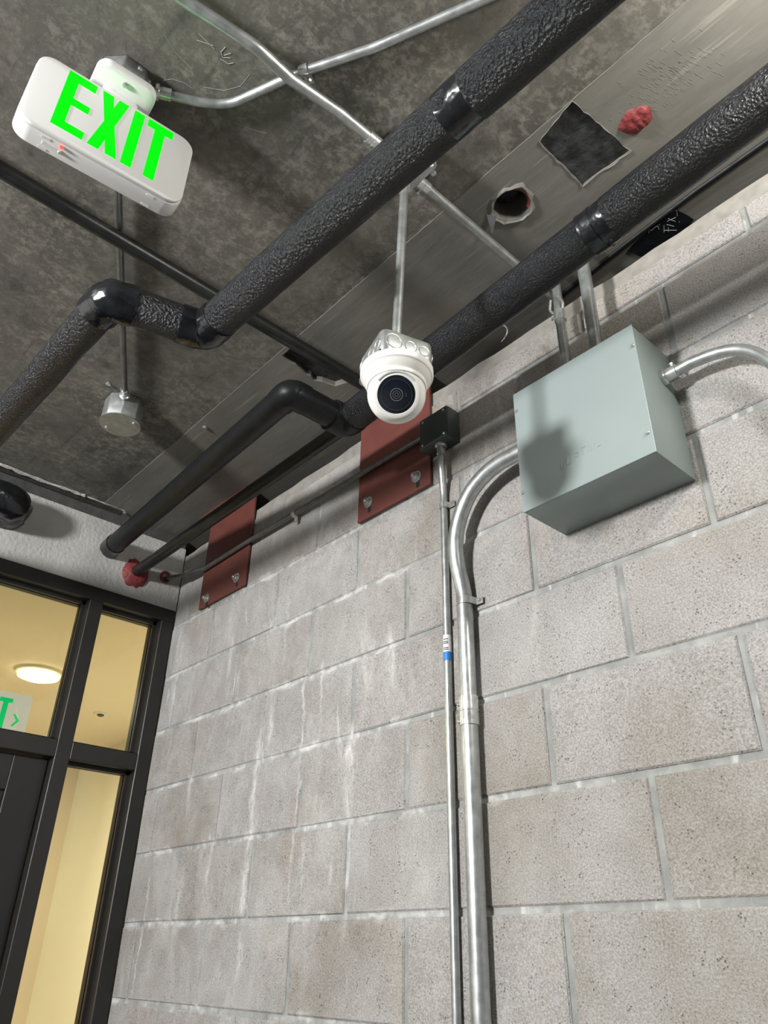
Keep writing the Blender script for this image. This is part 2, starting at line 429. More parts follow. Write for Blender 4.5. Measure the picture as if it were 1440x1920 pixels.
# torn rims round the pocket and the cored hole
def rim(poly, wid, z0, z1, seed, name, mat):
    rnd = random.Random(seed); n = len(poly); cx = sum(p[0] for p in poly) / n; cy = sum(p[1] for p in poly) / n
    m = MB(); vv = []
    for i, (x, y) in enumerate(poly):
        d = Vector((x - cx, y - cy)); d.normalize(); w0 = wid * rnd.uniform(.25, 1.2)
        vv += [Vector((x + d.x * .0008, y + d.y * .0008, z1 - .001)), Vector((x + d.x * w0 * .5, y + d.y * w0 * .5, z0 - rnd.uniform(0, .0025))), Vector((x + d.x * w0, y + d.y * w0, z1))]
    m.add(vv, [q for i in range(n) for q in ((i * 3, ((i + 1) % n) * 3, ((i + 1) % n) * 3 + 1, i * 3 + 1), (i * 3 + 1, ((i + 1) % n) * 3 + 1, ((i + 1) % n) * 3 + 2, i * 3 + 2))])
    return m.build(name, mat, ceil, smooth=60)
rim(sq, .003, H - .004, H - .0025, 11, 'torn_rim', 'smooth')
rim(hole, .016, H - .007, H - .0025, 12, 'torn_rim', 'smooth')
# inside the cored hole: red sealant low on one side, pipe stub coloured black for the darkness inside
ins = []
hc = Vector(hole_c)
m = MB()
for k in range(9):
    a = math.radians(-100 + k * 20); p0 = hc + Vector((math.cos(a), math.sin(a))) * .041
    ins.append(p0)
m.sweep([Vector((p.x, p.y, H + .008)) for p in ins], .006, 8).build('red_hole_sealant', 'redseal', ceil)
MB().lathe([(.030, 0), (.030, .06)], 20, Matrix.Translation((hc.x - .012, hc.y - .006, H + .05))).build('hole_pipe_stub', 'bitumen', ceil)
# torn foil flap at the hole
fa, fb_, fc = on(912, 402, 2, H - .004), on(922, 438, 2, H - .02), on(930, 405, 2, H - .012)
MB().add([fa, fb_, fc, fa + Vector((.002, .002, .004)), fb_ + Vector((.002, .002, .004)), fc + Vector((.002, .002, .004))],
         [(0, 1, 2), (3, 5, 4), (0, 3, 4, 1), (1, 4, 5, 2), (2, 5, 3, 0)]).build('torn_flap', 'galv', ceil, smooth=0)
# ragged joint ridges in the ceiling
def ridge(pts, r, name, mat='smooth', amp=.5, seed=1):
    rnd = random.Random(seed); path = dense(pts, .018)
    path = [p + Vector((rnd.uniform(-1, 1) * r * amp, rnd.uniform(-1, 1) * r * amp, 0)) for p in path]
    rr = [r * rnd.uniform(.35, 1.1) for _ in path]
    return MB().sweep(path, rr, 6).build(name, mat, ceil)
ridge([Vector((XE, YJ, H - .002)), Vector((.5, YJ, H - .002)), Vector((2.5, YJ, H - .002))], .0014, 'formwork_ridge', 'smooth')
ridge([on(-60, 847, 2, H - .002), on(90, 905, 2, H - .002), on(160, 930, 2, H - .002)], .008, 'formwork_ridge', 'grit', .4, 2)
ridge([on(160, 930, 2, H - .002), on(233, 957, 2, H - .002)], .004, 'formwork_ridge', 'grit', .4, 3)
MB().sweep(dense([on(1600, 143, 2, H - .003), on(1440, 262, 2, H - .003), on(1300, 361, 2, H - .003), on(1185, 448, 2, H - .003), on(1040, 562, 2, H - .003)], .03), .0065, 10).build('joint_sealant_bead', 'tape_dull', ceil)
# darker edge strip over the end wall
MB().prism(jag([(XE, -2.5), (XE + .032, -2.5), (XE + .035, -.30), (XE, -.30)], .0015, .05, 4), H - .004, H).build('edge_strip', 'gapfill', ceil, smooth=0)
MB().box((XE - .19, -6.0, Z0 + 1.355), (XE - .008, .0, H - .001)).build('gap_filler', 'gapfill', ceil, smooth=0)
# screws left in the ceiling
for u, v in ((203, 720), (384, 801), (518, 735), (812, 325), (234, 961)):
    p = on(u, v, 2, H - .006)
    s_ = MB().lathe([(.0035, .006), (.0035, .002), (.0075, .001), (.0075, -.002), (.004, -.0045)], 12, Matrix.Translation(p)).build('ceiling_screw', 'zinc', ceil)
# chalk handwriting and scratches on the rough slab
def strokes(parent, name, lines, zpl, r, mat='chalk'):
    m = MB()
    for ln in lines:
        m.sweep(dense([on(u, v, 2, zpl) for u, v in ln], .01), r, 6)
    return m.build(name, mat, parent)
strokes(ceil, 'chalk_scribble', [[(368, 75), (400, 86)], [(372, 62), (402, 92)], [(423, 88), (414, 98), (418, 108), (432, 109)], [(412, 110), (428, 120), (438, 118)], [(433, 100), (420, 104)]], H - .0003, .0007)
strokes(ceil, 'scratch_line', [[(303, 152), (322, 148), (345, 155), (362, 166)], [(380, 163), (420, 170), (450, 162), (468, 140)], [(308, 65), (330, 100), (360, 130)], [(440, 230), (480, 245), (500, 250)]], H - .0001, .0004)
# tool chatter marks pressed into the trowelled soffit
m = MB(); rnd = random.Random(4)
for k in range(150):
    u = 1250 + rnd.gauss(0, 42); v = 150 + rnd.gauss(0, 24) - (u - 1250) * .35
    if u > 1420: continue
    a = on(u, v, 2, H - .0028); d = Vector((.3, 1, 0)).normalized() * rnd.uniform(.0025, .006)
    m.sweep([a - d, a + d], .0007, 5)
m.build('trowel_marks', 'smooth', ceil)
for o in ceil.children:
    if o.name.startswith('trowel_marks'): o['kind'] = 'stuff'

# ------------------------------------------------------------------ setting: block wall
U = .2032
WX1 = 3.05
ZT = Z0 + 1.29                                       # top of the cut course
wall = struct(MB().box((XE, .004, 0), (WX1, .19, ZT + .002)).build('wall_back', 'mortar', origin=(0, 0, 0), smooth=0))
J = .0125
def block_mesh(L, hh, seed):
    rnd = random.Random(seed); d = .055; b = .0032
    j = lambda a: rnd.uniform(-a, a)
    x0, x1, z0, z1 = -L / 2, L / 2, -hh / 2, hh / 2
    F_ = [(x0 + b + j(.0015), 0 + j(.0008), z0 + b + j(.0015)), (x1 - b + j(.0015), j(.0008), z0 + b + j(.0015)), (x1 - b + j(.0015), j(.0008), z1 - b + j(.0015)), (x0 + b + j(.0015), j(.0008), z1 - b + j(.0015))]
    G_ = [(x0, b, z0), (x1, b, z0), (x1, b, z1), (x0, b, z1)]
    K_ = [(x0, d, z0), (x1, d, z0), (x1, d, z1), (x0, d, z1)]
    me = bpy.data.meshes.new('concrete_block')
    fs = [(0, 1, 2, 3)] + [(4 + i, 4 + (i + 1) % 4, (i + 1) % 4, i) for i in range(4)] + [(8 + i, 8 + (i + 1) % 4, 4 + (i + 1) % 4, 4 + i) for i in range(4)]
    me.from_pydata(F_ + G_ + K_, [], fs); me.update(); me.materials.append(MT['block'])
    return me
full = [block_mesh(2 * U - J, U - J, 100 + i) for i in range(6)]
rnd = random.Random(21)
for k in range(-8, 7):
    zb = Z0 + k * U; zt = min(zb + U, ZT + J / 2)
    par = 1 if k % 2 == 0 else 0
    X = -9 + (par - (-9)) % 2 - 2
    while X * U < WX1:
        a, b = max(X * U, XE - J / 2 + .004), min((X + 2) * U, WX1); X += 2
        if b - a < .03: continue
        if b - a > 2 * U - .001 and zt - zb > U - .001: me = rnd.choice(full)
        else: me = block_mesh(b - a - J, zt - zb - J, rnd.randrange(9999))
        o = bpy.data.objects.new('concrete_block', me); COL.objects.link(o); o.parent = wall
        o.location = ((a + b) / 2, rnd.uniform(-.0012, .0012), (zb + zt) / 2)
# mortar smear along the top of the wall and the open gap above it
tr = MB().prism(jag([(XE, ZT - .004), (.10, ZT), (1.0, ZT), (WX1, ZT - .002), (WX1, ZT + .047), (1.0, ZT + .047), (.10, ZT + .045), (XE, ZT + .04)], .0035, .06, 9), -.19, -.004,
                Matrix(((1, 0, 0, 0), (0, 0, -1, 0), (0, 1, 0, 0), (0, 0, 0, 1)))).build('trim_1', 'sealant')
struct(tr)
struct(MB().box((XE - .2, .2, H - .3), (WX1, .25, H + .2)).build('wall_rear_gap', 'dark', smooth=0))

# ------------------------------------------------------------------ setting: end wall and storefront
ZH = Z0 + 1.087
YS0, YS1 = -2.05, -.003                             # storefront extent
wl = struct(MB().box((XE - .19, -6.0, ZH), (XE, 0, Z0 + 1.362)).box((XE - .19, -6.0, 0), (XE, YS0, ZH)).build('wall_left', 'stucco', origin=(XE, 0, 0), smooth=0))
win = thing('window_1', (XE - .06, YS0, 0), None, None); struct(win)
DEP0, DEP1 = XE - .115, XE + .004
def member(name, y0, y1, z0, z1, parent=win, x0=DEP0, x1=DEP1, mat='bronze'):
    return MB().box((x0, y0, z0), (x1, y1, z1)).build(name, mat, parent, bev=.002, seg=1)
zb0, zb1 = Z0 + .474, Z0 + .530
yM0, yM1 = -.338, -.288
yL1 = -1.36                                          # far side of the door opening
member('head_rail', YS0, YS1, ZH - .05, ZH)
member('jamb', YS1 - .05, YS1, 0, ZH - .05)
member('jamb', YS0, YS0 + .05, 0, ZH - .05)
member('mullion', yM0, yM1, 0, ZH - .05)
member('mullion', yL1 - .05, yL1, 0, ZH - .05)
member('transom_bar', yM1, YS1 - .05, zb0, zb1)
member('transom_bar', yL1, yM0, zb0, zb1)
member('transom_bar', YS0 + .05, yL1 - .05, zb0, zb1)
member('sill_rail', yM1, YS1 - .05, 0, .1)
member('sill_rail', YS0 + .05, yL1 - .05, 0, .1)
XG = XE - .055
for (y0, y1, z0, z1) in ((yM1, YS1 - .05, zb1, ZH - .05), (yL1, yM0, zb1, ZH - .05), (yM1, YS1 - .05, .1, zb0), (YS0 + .05, yL1 - .05, zb1, ZH - .05), (YS0 + .05, yL1 - .05, .1, zb0)):
    MB().box((XG - .003, y0, z0), (XG + .003, y1, z1)).build('glass_pane', 'glass', win, smooth=0)
    b = .012
    g = MB()
    for xa in (XG + .004, XG - .016):
        g.box((xa, y0, z0), (xa + .012, y0 + b, z1)).box((xa, y1 - b, z0), (xa + .012, y1, z1)).box((xa, y0, z0), (xa + .012, y1, z0 + b)).box((xa, y0, z1 - b), (xa + .012, y1, z1))
    g.build('glazing_bead', 'bronze', win, smooth=0)
# door leaf: dark panel door with a sunk field
door = struct(thing('door_1', (XE - .05, yM0, 0), None, None))
y0, y1, z0, z1 = yL1 + .004, yM0 - .004, .008, zb0 - .004
sx0, sx1 = XE - .085, XE - .035
for nm, a, b in (('stile', (sx0, y0, z0), (sx1, y0 + .11, z1)), ('stile', (sx0, y1 - .11, z0), (sx1, y1, z1)), ('top_rail', (sx0, y0 + .11, z1 - .11), (sx1, y1 - .11, z1)), ('bottom_rail', (sx0, y0 + .11, z0), (sx1, y1 - .11, z0 + .22))):
    MB().box(a, b).build(nm, 'doorblack', door, bev=.002, seg=1)
MB().box((sx0 + .012, y0 + .11, z0 + .22), (sx1 - .014, y1 - .11, z1 - .11)).build('door_panel', 'doorblack', door, smooth=0)
MB().sweep(fillet([(sx1, y0 + .055, .9), (sx1 + .05, y0 + .055, .9), (sx1 + .05, y0 + .055, 1.15), (sx1, y0 + .055, 1.15)], .02), .011, 12).build('door_handle', 'zinc', door)

# lobby behind the glass
ZL = Z0 + 1.15
yR = .92; pc = onz(150, 1440, 1.15); kx = (yR - CAM.y) / (ray(150, 1440).y)
xB = (CAM + ray(150, 1440) * kx).x                   # lobby back wall meets its side wall at this corner
struct(MB().box((xB - .1, -3.0, ZL), (XE - .19, yR + .1, ZL + .12)).build('ceiling.001', 'lobbyceil', smooth=0))
struct(MB().box((xB - .1, -3.0, -.1), (XE - .19, yR + .1, 0)).build('floor.001', 'lobbyfloor', smooth=0))
struct(MB().box((xB, yR, 0), (XE - .19, yR + .1, ZL)).build('wall_right', 'lobbywall', smooth=0))
struct(MB().box((xB - .1, -3.0, 0), (xB, yR + .1, ZL)).build('wall_far', 'lobbytan', smooth=0))
struct(MB().box((xB, -3.1, 0), (XE - .19, -3.0, ZL)).build('wall_front', 'lobbytan', smooth=0))
struct(MB().box((XE - .19, 0, 0), (XE - .13, yR + .1, H)).build('wall_side', 'lobbywall', smooth=0))
pl = onz(74, 1259, 1.15)
t = thing('ceiling_lamp', (pl.x, pl.y, ZL), 'glowing warm round lamp on the lobby ceiling behind the glass', 'lamp')
MB().lathe([(.112, 0), (.112, -.012), (.1, -.018)], 40, Matrix.Translation((pl.x, pl.y, ZL))).build('trim_ring', 'signwhite', t)
MB().lathe([(.098, -.012), (.098, -.03), (.07, -.040), (.02, -.044)], 40, Matrix.Translation((pl.x, pl.y, ZL))).build('lamp_diffuser', 'lamp', t)
ll = bpy.data.lights.new('lobby_lamp_light', 'AREA'); ll.energy = 45; ll.color = (1, .91, .75); ll.shape = 'DISK'; ll.size = .19
lq = bpy.data.objects.new('lobby_lamp_light', ll); COL.objects.link(lq); lq.location = (pl.x, pl.y, ZL - .052)
lq2 = bpy.data.objects.new('lobby_lamp_light', ll); COL.objects.link(lq2); lq2.location = (pl.x + .2, -1.9, ZL - .01)
pd = onz(189, 1338, 1.15)
t = thing('ceiling_sprinkler', (pd.x, pd.y, ZL), 'small round sprinkler fitting on the lobby ceiling behind the glass', 'ceiling fitting')
MB().lathe([(.042, 0), (.042, -.004), (.034, -.008), (.026, -.006)], 28, Matrix.Translation((pd.x, pd.y, ZL))).build('trim_ring', 'signwhite', t)
MB().lathe([(.022, -.002), (.018, -.014), (.008, -.018)], 20, Matrix.Translation((pd.x, pd.y, ZL))).build('sprinkler_head', 'lensring', t)
# lobby exit sign (only its right end shows past the frame)
q0 = onz(22, 1352, .98)
xs = -2.0
a = onx(46, 1317, xs); b = onx(41, 1352, xs)
sgW, sgH = .32, .19
sc = Vector((xs, a.y - sgW / 2 + .022, 0))
zt_ = min(ZL - .02, onx(30, 1303, xs).z)
t = thing('lobby_exit_sign', (xs, sc.y, zt_ - sgH), 'white exit sign with green letters and chevron seen through the transom glass', 'exit sign')
MB().prism(rrect(sgW, sgH, .015), 0, .025, frame((xs, sc.y, zt_ - sgH / 2), (1, 0, 0), (0, 1, 0))).build('sign_panel', 'signlit', t)
MB().box((xs + .002, sc.y - .14, zt_), (xs + .02, sc.y - .116, ZL)).build('mount_stem', 'signwhite', t)
LET = {
 'E': [(-.0985, .087), (-.047, .087), (-.047, .0655), (-.078, .0655), (-.078, .0195), (-.047, .0195), (-.047, .0005), (-.078, .0005), (-.078, -.050), (-.043, -.050), (-.043, -.0705), (-.0985, -.0705)],
 'X': [(-.0365, .087), (-.0155, .087), (-.0105, .056), (-.0045, .087), (.0145, .087), (.0005, .0095), (.0190, -.0705), (-.0015, -.0705), (-.0080, -.037), (-.0140, -.0705), (-.0345, -.0705), (-.0190, .0095)],
 'I': [(.0265, .087), (.0465, .087), (.0465, -.0705), (.0265, -.0705)],
 'T': [(.0545, .087), (.1055, .087), (.1055, .066), (.0905, .066), (.0905, -.0705), (.0700, -.0705), (.0700, .066), (.0545, .066)]}
lm = frame((xs + .025, sc.y - .02, zt_ - sgH / 2), (1, 0, 0), (0, 1, 0))
for ch in 'EXIT': MB().prism([(x, y * .8) for x, y in LET[ch]], 0, .002, lm).build('letter', 'signgreen', t, smooth=0)
MB().prism([(.118, .012), (.136, -.012), (.118, -.036), (.128, -.036), (.148, -.012), (.128, .012)], 0, .002, lm).build('chevron', 'signgreen', t, smooth=0)

# ------------------------------------------------------------------ lamp that lights the garage (behind the viewer)
t = thing('garage_lamp', (LAMP.x, LAMP.y, H), 'round white garage lamp under the slab behind the viewer', 'lamp')
MB().lathe([(.06, H - .001), (.06, LAMP.z + .20), (.2, LAMP.z + .18), (.205, LAMP.z + .15), (.19, LAMP.z + .15)], 32, Matrix.Translation((LAMP.x, LAMP.y, 0))).build('lamp_housing', 'white', t)

t = thing('garage_lamp', (LAMP2.x, LAMP2.y, H), 'round white garage lamp under the slab off to the right', 'lamp')
MB().lathe([(.05, H - .001), (.05, LAMP2.z + .13), (.085, LAMP2.z + .125), (.09, LAMP2.z + .105), (.08, LAMP2.z + .105)], 32, Matrix.Translation((LAMP2.x, LAMP2.y, 0))).build('lamp_housing', 'white', t)

# ------------------------------------------------------------------ grey pull box on the block wall
bx0, bx1, bz0, bz1, by = .497, .799, Z0 + .712, Z0 + 1.018, -.142
t = thing('pull_box', ((bx0 + bx1) / 2, 0, bz0), 'large square grey enamelled steel pull box on the block wall', 'electrical box')
MB().box((bx0, by + .002, bz0), (bx1, -.001, bz1)).build('box_body', 'enclosure', t, bev=.0015)
lid = MB().box((bx0 - .001, by - .001, bz0 - .001), (bx1 + .001, by + .0015, bz1 + .001)).build('box_lid', 'enclosure', t, bev=.0008, seg=1)
for u, v in ((968, 771), (980, 924), (1186, 648), (1214, 811)):
    p = ony(u, v, by - .002)
    MB().lathe([(.0045, 0), (.0045, .002), (.003, .0035)], 14, frame((p.x, by - .001, p.z), (0, -1, 0))).build('lid_screw', 'zinc', lid)
# faint embossed maker's mark
m = MB()
for ln in ([(1052, 867), (1054, 880), (1058, 868)], [(1064, 858), (1064, 872), (1072, 866), (1072, 852)], [(1078, 850), (1078, 864)], [(1078, 851), (1085, 848), (1084, 856), (1078, 857)], [(1090, 838), (1095, 852)], [(1098, 836), (1092, 840)], [(1103, 833), (1103, 848)], [(1108, 832), (1108, 846)], [(1114, 830), (1114, 843)], [(1120, 838), (1126, 834)]):
    m.sweep([ony(u, v, by - .0012) for u, v in ln], .0007, 6)
m.build('embossed_mark', 'enclosure', lid)

def tube(name, pts, r, mat, label=None, cat='conduit', rad=.08, group=None, parent=None, n=16):
    path = fillet(pts, rad) if rad else pts
    m_ = MB().sweep(path, r, n)
    if parent: return m_.build(name, mat, parent)
    return m_
def ring(p, d, r0, r1, L, n=20):                      # collar along direction d centred on p
    return MB().lathe([(r0, -L / 2), (r1, -L / 2), (r1, L / 2), (r0, L / 2)], n, frame(p, d, (0, 0, 1) if abs(Vector(d).normalized().z) < .9 else (1, 0, 0)))
def coupling(p, d, r, L, parent, name='coupling', screws=2, sd=None):
    c = MB().lathe([(r, -L / 2), (r + .0022, -L / 2), (r + .0022, -.002), (r + .003, -.001), (r + .003, .001), (r + .0022, .002), (r + .0022, L / 2), (r, L / 2)], 20, frame(p, d, (0, 0, 1) if abs(Vector(d).normalized().z) < .9 else (1, 0, 0))).build(name, 'zinc', parent)
    sd = Vector(sd if sd is not None else (0, -1, 0)).normalized(); d = Vector(d).normalized()
    for k in range(screws):
        off = 0 if screws == 1 else (k - .5) * L * .6
        MB().lathe([(.0035, 0), (.0035, .006), (.0045, .006), (.0045, .009)], 10, frame(Vector(p) + d * off + sd * r, sd, d)).build('set_screw', 'zinc', c)
    return c
def strap(p, d, nrm, r, parent, side=1, name='strap'):
    """one-hole strap: saddle over a tube at p running along d, on a surface whose outward normal is nrm"""
    d = Vector(d).normalized(); nrm = Vector(nrm).normalized(); sdv = d.cross(nrm) * side
    pts = []
    for k in range(9):
        a = math.radians(-100 + k * 25) if False else math.radians(200 - k * 25)
        pts.append(Vector(p) + (sdv * math.cos(a) + nrm * math.sin(a)) * (r + .0012))
    foot = Vector(p) + sdv * (r + .004) - nrm * (r * .85); pts.append(foot); pts.append(foot + sdv * .018)
    wd = .0085
    vv = []
    for q in pts: vv += [q - d * wd, q + d * wd]
    nq = len(pts); th = []
    for i, q in enumerate(pts):
        tdir = (pts[min(i + 1, nq - 1)] - pts[max(i - 1, 0)]).normalized(); o_ = tdir.cross(d) * .0016
        if o_.dot(q - Vector(p)) < 0 and i < 9: o_ = -o_
        if i >= 9: o_ = nrm * .0016
        th.append(o_)
    vv2 = [q + th[i // 2] for i, q in enumerate(vv)]
    m_ = MB(); k0 = len(vv)
    fs = []
    for i in range(nq - 1):
        a = i * 2
        fs += [(a, a + 1, a + 3, a + 2), (k0 + a, k0 + a + 2, k0 + a + 3, k0 + a + 1), (a, a + 2, k0 + a + 2, k0 + a), (a + 1, k0 + a + 1, k0 + a + 3, a + 3)]
    e = (nq - 1) * 2
    fs += [(0, k0, k0 + 1, 1), (e, e + 1, k0 + e + 1, k0 + e)]
    s_ = m_.add(vv + vv2, fs).build(name, 'zinc', parent)
    MB().lathe([(.0052, 0), (.0052, .0025), (.003, .005)], 6, frame(foot + sdv * .010 + nrm * .0014, nrm, d)).build('strap_screw', 'zinc', s_)
    return s_
def connector(p, d, r, parent, name='connector', mat='zinc'):
    c = MB().lathe([(r, 0), (r + .007, 0), (r + .007, .006), (r + .003, .008), (r + .003, .03), (r, .03)], 20, frame(p, d, (0, 0, 1) if abs(Vector(d).normalized().z) < .9 else (1, 0, 0))).build(name, mat, parent)
    return c

# ---- large conduit: out of the left side of the pull box, arcs down and runs to the floor
xc = .2225
RL = .0188
arc = [ony(u, v, y) for (u, v), y in (((935, 868), -.056), ((905, 893), -.055), ((880, 925), -.053), ((863, 965), -.051), ((853, 1010), -.048), ((857, 1060), -.037), ((868, 1102), -.026))]
path = [Vector((bx0 - .0015, -.056, Z0 + .934)), Vector((.44, -.056, Z0 + .934))] + arc + [Vector((xc, -.0245, Z0 + .635)), Vector((xc, -.0245, .01))]
def smoothpath(p, it=2):
    for _ in range(it):
        q = [p[0]]
        for a, b in zip(p, p[1:]): q += [a.lerp(b, .25), a.lerp(b, .75)]
        q.append(p[-1]); p = q
    return p
big = thing('steel_conduit', (xc, -.0245, 0), 'thick galvanised conduit arcing out of the pull box down the block wall', 'conduit')
MB().sweep(smoothpath(path, 3), RL, 20).build('conduit_tube', 'galv', big)
strap((xc, -.0245, Z0 + .635), (0, 0, 1), (0, -1, 0), RL, big, 1)
pcp = ony(876, 1336, -.02)
coupling((xc, -.0245, pcp.z), (0, 0, 1), RL, .062, big, sd=(-1, -.15, 0))
connector((bx0 - .0005, -.056, Z0 + .934), (-1, 0, 0), RL, big)

# ---- slim conduit with the label sticker
xs_ = .1515; RS = .0092
sm = thing('steel_conduit', (xs_, -.0125, 0), 'slim galvanised conduit with a white and blue sticker below the dark box', 'conduit')
dbx0, dbx1, dbz0, dbz1, dby = .104, .207, Z0 + 1.107, Z0 + 1.207, -.049
path = [Vector((.165, -.032, dbz0 + .003)), Vector((.165, -.032, Z0 + 1.03)), Vector((xs_, -.0125, Z0 + .965)), Vector((xs_, -.0125, .01))]
MB().sweep(fillet(path, .06), RS, 16).build('conduit_tube', 'galv', sm)
strap((xs_, -.0125, Z0 + .93), (0, 0, 1), (0, -1, 0), RS, sm, 1)
connector((.165, -.032, dbz0 - .0005), (0, 0, -1), RS, sm)
la, lb, lc_ = ony(836, 1190, -.02).z, ony(836, 1222, -.02).z, ony(837, 1238, -.02).z
def wrap(z0_, z1_, mat, name, a0=-2.6, a1=.5):
    m_ = MB(); vv = []; n_ = 14
    for z in (z0_, z1_):
        for k in range(n_ + 1):
            a = a0 + (a1 - a0) * k / n_; vv.append(Vector((xs_ + math.cos(a) * (RS + .0006), -.0125 + math.sin(a) * (RS + .0006), z)))
    m_.add(vv, [(k, k + 1, n_ + 2 + k, n_ + 1 + k) for k in range(n_)])
    return m_.build(name, mat, st)
st = MB().sweep([(xs_, -.0125, la), (xs_, -.0125, lc_)], RS + .0003, 16, caps=False).build('sticker', 'labelwhite', sm)
wrap(lc_, lb, 'labelblue', 'blue_band')
for z in (la - .012, la - .018, la - .022, lb + .008, lb + .004): wrap(z, z + .0022, 'ink', 'print_line', -1.9, -.6)

# ---- dark square box on the wall
t = thing('wall_junction_box', ((dbx0 + dbx1) / 2, 0, dbz0), 'dark grey square junction box on the wall beside the red plate', 'electrical box')
MB().box((dbx0, dby, dbz0), (dbx1, -.001, dbz1)).build('box_body', 'darkbox', t, bev=.003)
MB().box((dbx0 + .001, dby - .003, dbz0 + .001), (dbx1 - .001, dby, dbz1 - .001)).build('cover_plate', 'darkbox', t, bev=.001, seg=1)
for x, z in ((dbx0 + .012, dbz0 + .012), (dbx1 - .012, dbz1 - .012), (dbx0 + .012, dbz1 - .012), (dbx1 - .012, dbz0 + .012)):
    MB().lathe([(.004, 0), (.004, .002), (.0025, .003)], 12, frame((x, dby - .003, z), (0, -1, 0))).build('cover_screw', 'zinc', t)

# ---- thin conduit running along the top of the wall to the corner
pe = onx(308, 1083, XE)
w1 = thing('steel_conduit', (-.5, -.017, Z0 + 1.18), 'thin dark conduit running along the wall top across both red plates', 'conduit')
path = [Vector((dbx0 + .002, -.024, Z0 + 1.176)), Vector((-.3, -.0225, Z0 + 1.182)), Vector((-.80, -.0225, Z0 + 1.188)), Vector((-1.08, -.0245, Z0 + 1.182)), Vector((-1.17, -.04, Z0 + 1.185)), Vector((XE - .02, pe.y, pe.z))]
MB().sweep(fillet(path, .12), .0088, 14).build('conduit_tube', 'darkconduit', w1)
strap((-.515, -.0225, Z0 + 1.1845), (1, 0, 0), (0, -1, 0), .0088, w1, 1, 'strap')
MB().sweep([Vector((XE + .008, pe.y, pe.z)) + Vector((0, math.cos(a) * .017, math.sin(a) * .022)) for a in [k * PI / 8 for k in range(17)]], .005, 8).build('firestop_ring', 'redseal', w1)

# ---- two conduits rising from the top of the pull box
c1 = thing('steel_conduit', (.684, -.083, bz1), 'stout galvanised conduit rising from the pull box top to the slab', 'conduit')
MB().sweep([(.684, -.083, bz1 - .003), (.684, -.083, H - .003)], .0147, 18).build('conduit_tube', 'galv', c1)
connector((.684, -.083, bz1 + .0012), (0, 0, 1), .0147, c1)
c2 = thing('steel_conduit', (.597, -.07, bz1), 'short conduit with a clamp fitting rising from the pull box top', 'conduit')
MB().sweep([(.597, -.07, bz1 - .003), (.597, -.07, H - .003)], .0117, 18).build('conduit_tube', 'galv', c2)
connector((.597, -.07, bz1 + .0012), (0, 0, 1), .0117, c2)
cf = coupling((.597, -.07, Z0 + 1.235), (0, 0, 1), .0117, .03, c2, 'clamp_fitting', 1, (-1, -.4, 0))
for sgn in (-1, 1):
    MB().sweep(fillet([(.597 + sgn * .013, -.075, Z0 + 1.248), (.597 + sgn * .019, -.08, Z0 + 1.262), (.597 + sgn * .010, -.085, Z0 + 1.285)], .01, 5), .0032, 8).build('clamp_jaw', 'zinc', cf)

# ---- conduit curving out of the right side of the pull box
rp = [ony(u, v, -.047) for u, v in ((1300, 678), (1357, 657), (1400, 655), (1440, 672))]
last = rp[-1]; d = (rp[-1] - rp[-2]).normalized()
path = [Vector((bx1 - .003, -.047, Z0 + .936)), Vector((bx1 + .045, -.047, Z0 + .9375))] + rp + [Vector((1.013, -.047, Z0 + .80)), Vector((1.018, -.03, Z0 + .70)), Vector((1.018, -.013, Z0 + .6)), Vector((1.018, -.013, .01))]
c3 = thing('steel_conduit', (1.018, -.013, 0), 'galvanised conduit curving out of the right side of the pull box', 'conduit')
MB().sweep(smoothpath(path, 3), .0117, 18).build('conduit_tube', 'galv', c3)
cc = connector((bx1 + .0005, -.047, Z0 + .936), (1, 0, 0), .0117, c3)
MB().lathe([(.003, 0), (.003, .006), (.0045, .006), (.0045, .009)], 10, frame((bx1 + .022, -.047, Z0 + .9505), (0, -.2, 1))).build('set_screw', 'zinc', cc)

# ------------------------------------------------------------------ red plates with anchor bolts
def plate(x0, x1, z0, bolts, label):
    zt = H - .004; th = .0125
    t = thing('anchor_plate', ((x0 + x1) / 2, 0, z0), label, 'steel plate', 'red anchor plates')
    m_ = MB().box((x0, -th, z0), (x1, -.0035, zt))
    m_.build('wall_leg', 'redplate', t, bev=.0012, seg=1)
    MB().box((x0, -.06, zt - .0125), (x1, -th, zt)).build('slab_leg', 'redplate', t, bev=.0012, seg=1)
    for k, (u, v) in enumerate(bolts):
        p = ony(u, v, -th - .006)
        s_ = MB().prism([(q[0], q[1]) for q in rrect(.013, .05, .0063, 4)], 0, .0006, frame((p.x + .003, -th, p.z - (.010 if k != 9 else 0)), (0, -1, 0), (1, 0, 0))).build('slot', 'dark', t, smooth=0)
        b_ = MB().lathe([(.008, 0), (.018, 0), (.018, .003), (.008, .003)], 24, frame((p.x, -th - .0006, p.z), (0, -1, 0))).build('washer', 'zinc', t)
        MB().prism(hexa(.0125), 0, .0095, frame((p.x, -th - .0036, p.z), (0, -1, 0), (.9, 0, .4))).build('bolt_nut', 'zinc', t, bev=.001, seg=1)
        MB().lathe([(.0062, 0), (.0062, .006), (.005, .007)], 16, frame((p.x, -th - .013, p.z), (0, -1, 0))).build('bolt_end', 'zinc', t)
plate(-.199, .104, Z0 + 1.022, ((689, 941), (779, 893)), 'dark red steel plate bolted to the wall below the security camera')
plate(-1.112, -.800, Z0 + 1.026, ((386, 1121), (442, 1083)), 'dark red steel plate bolted to the wall next to the glazed corner')

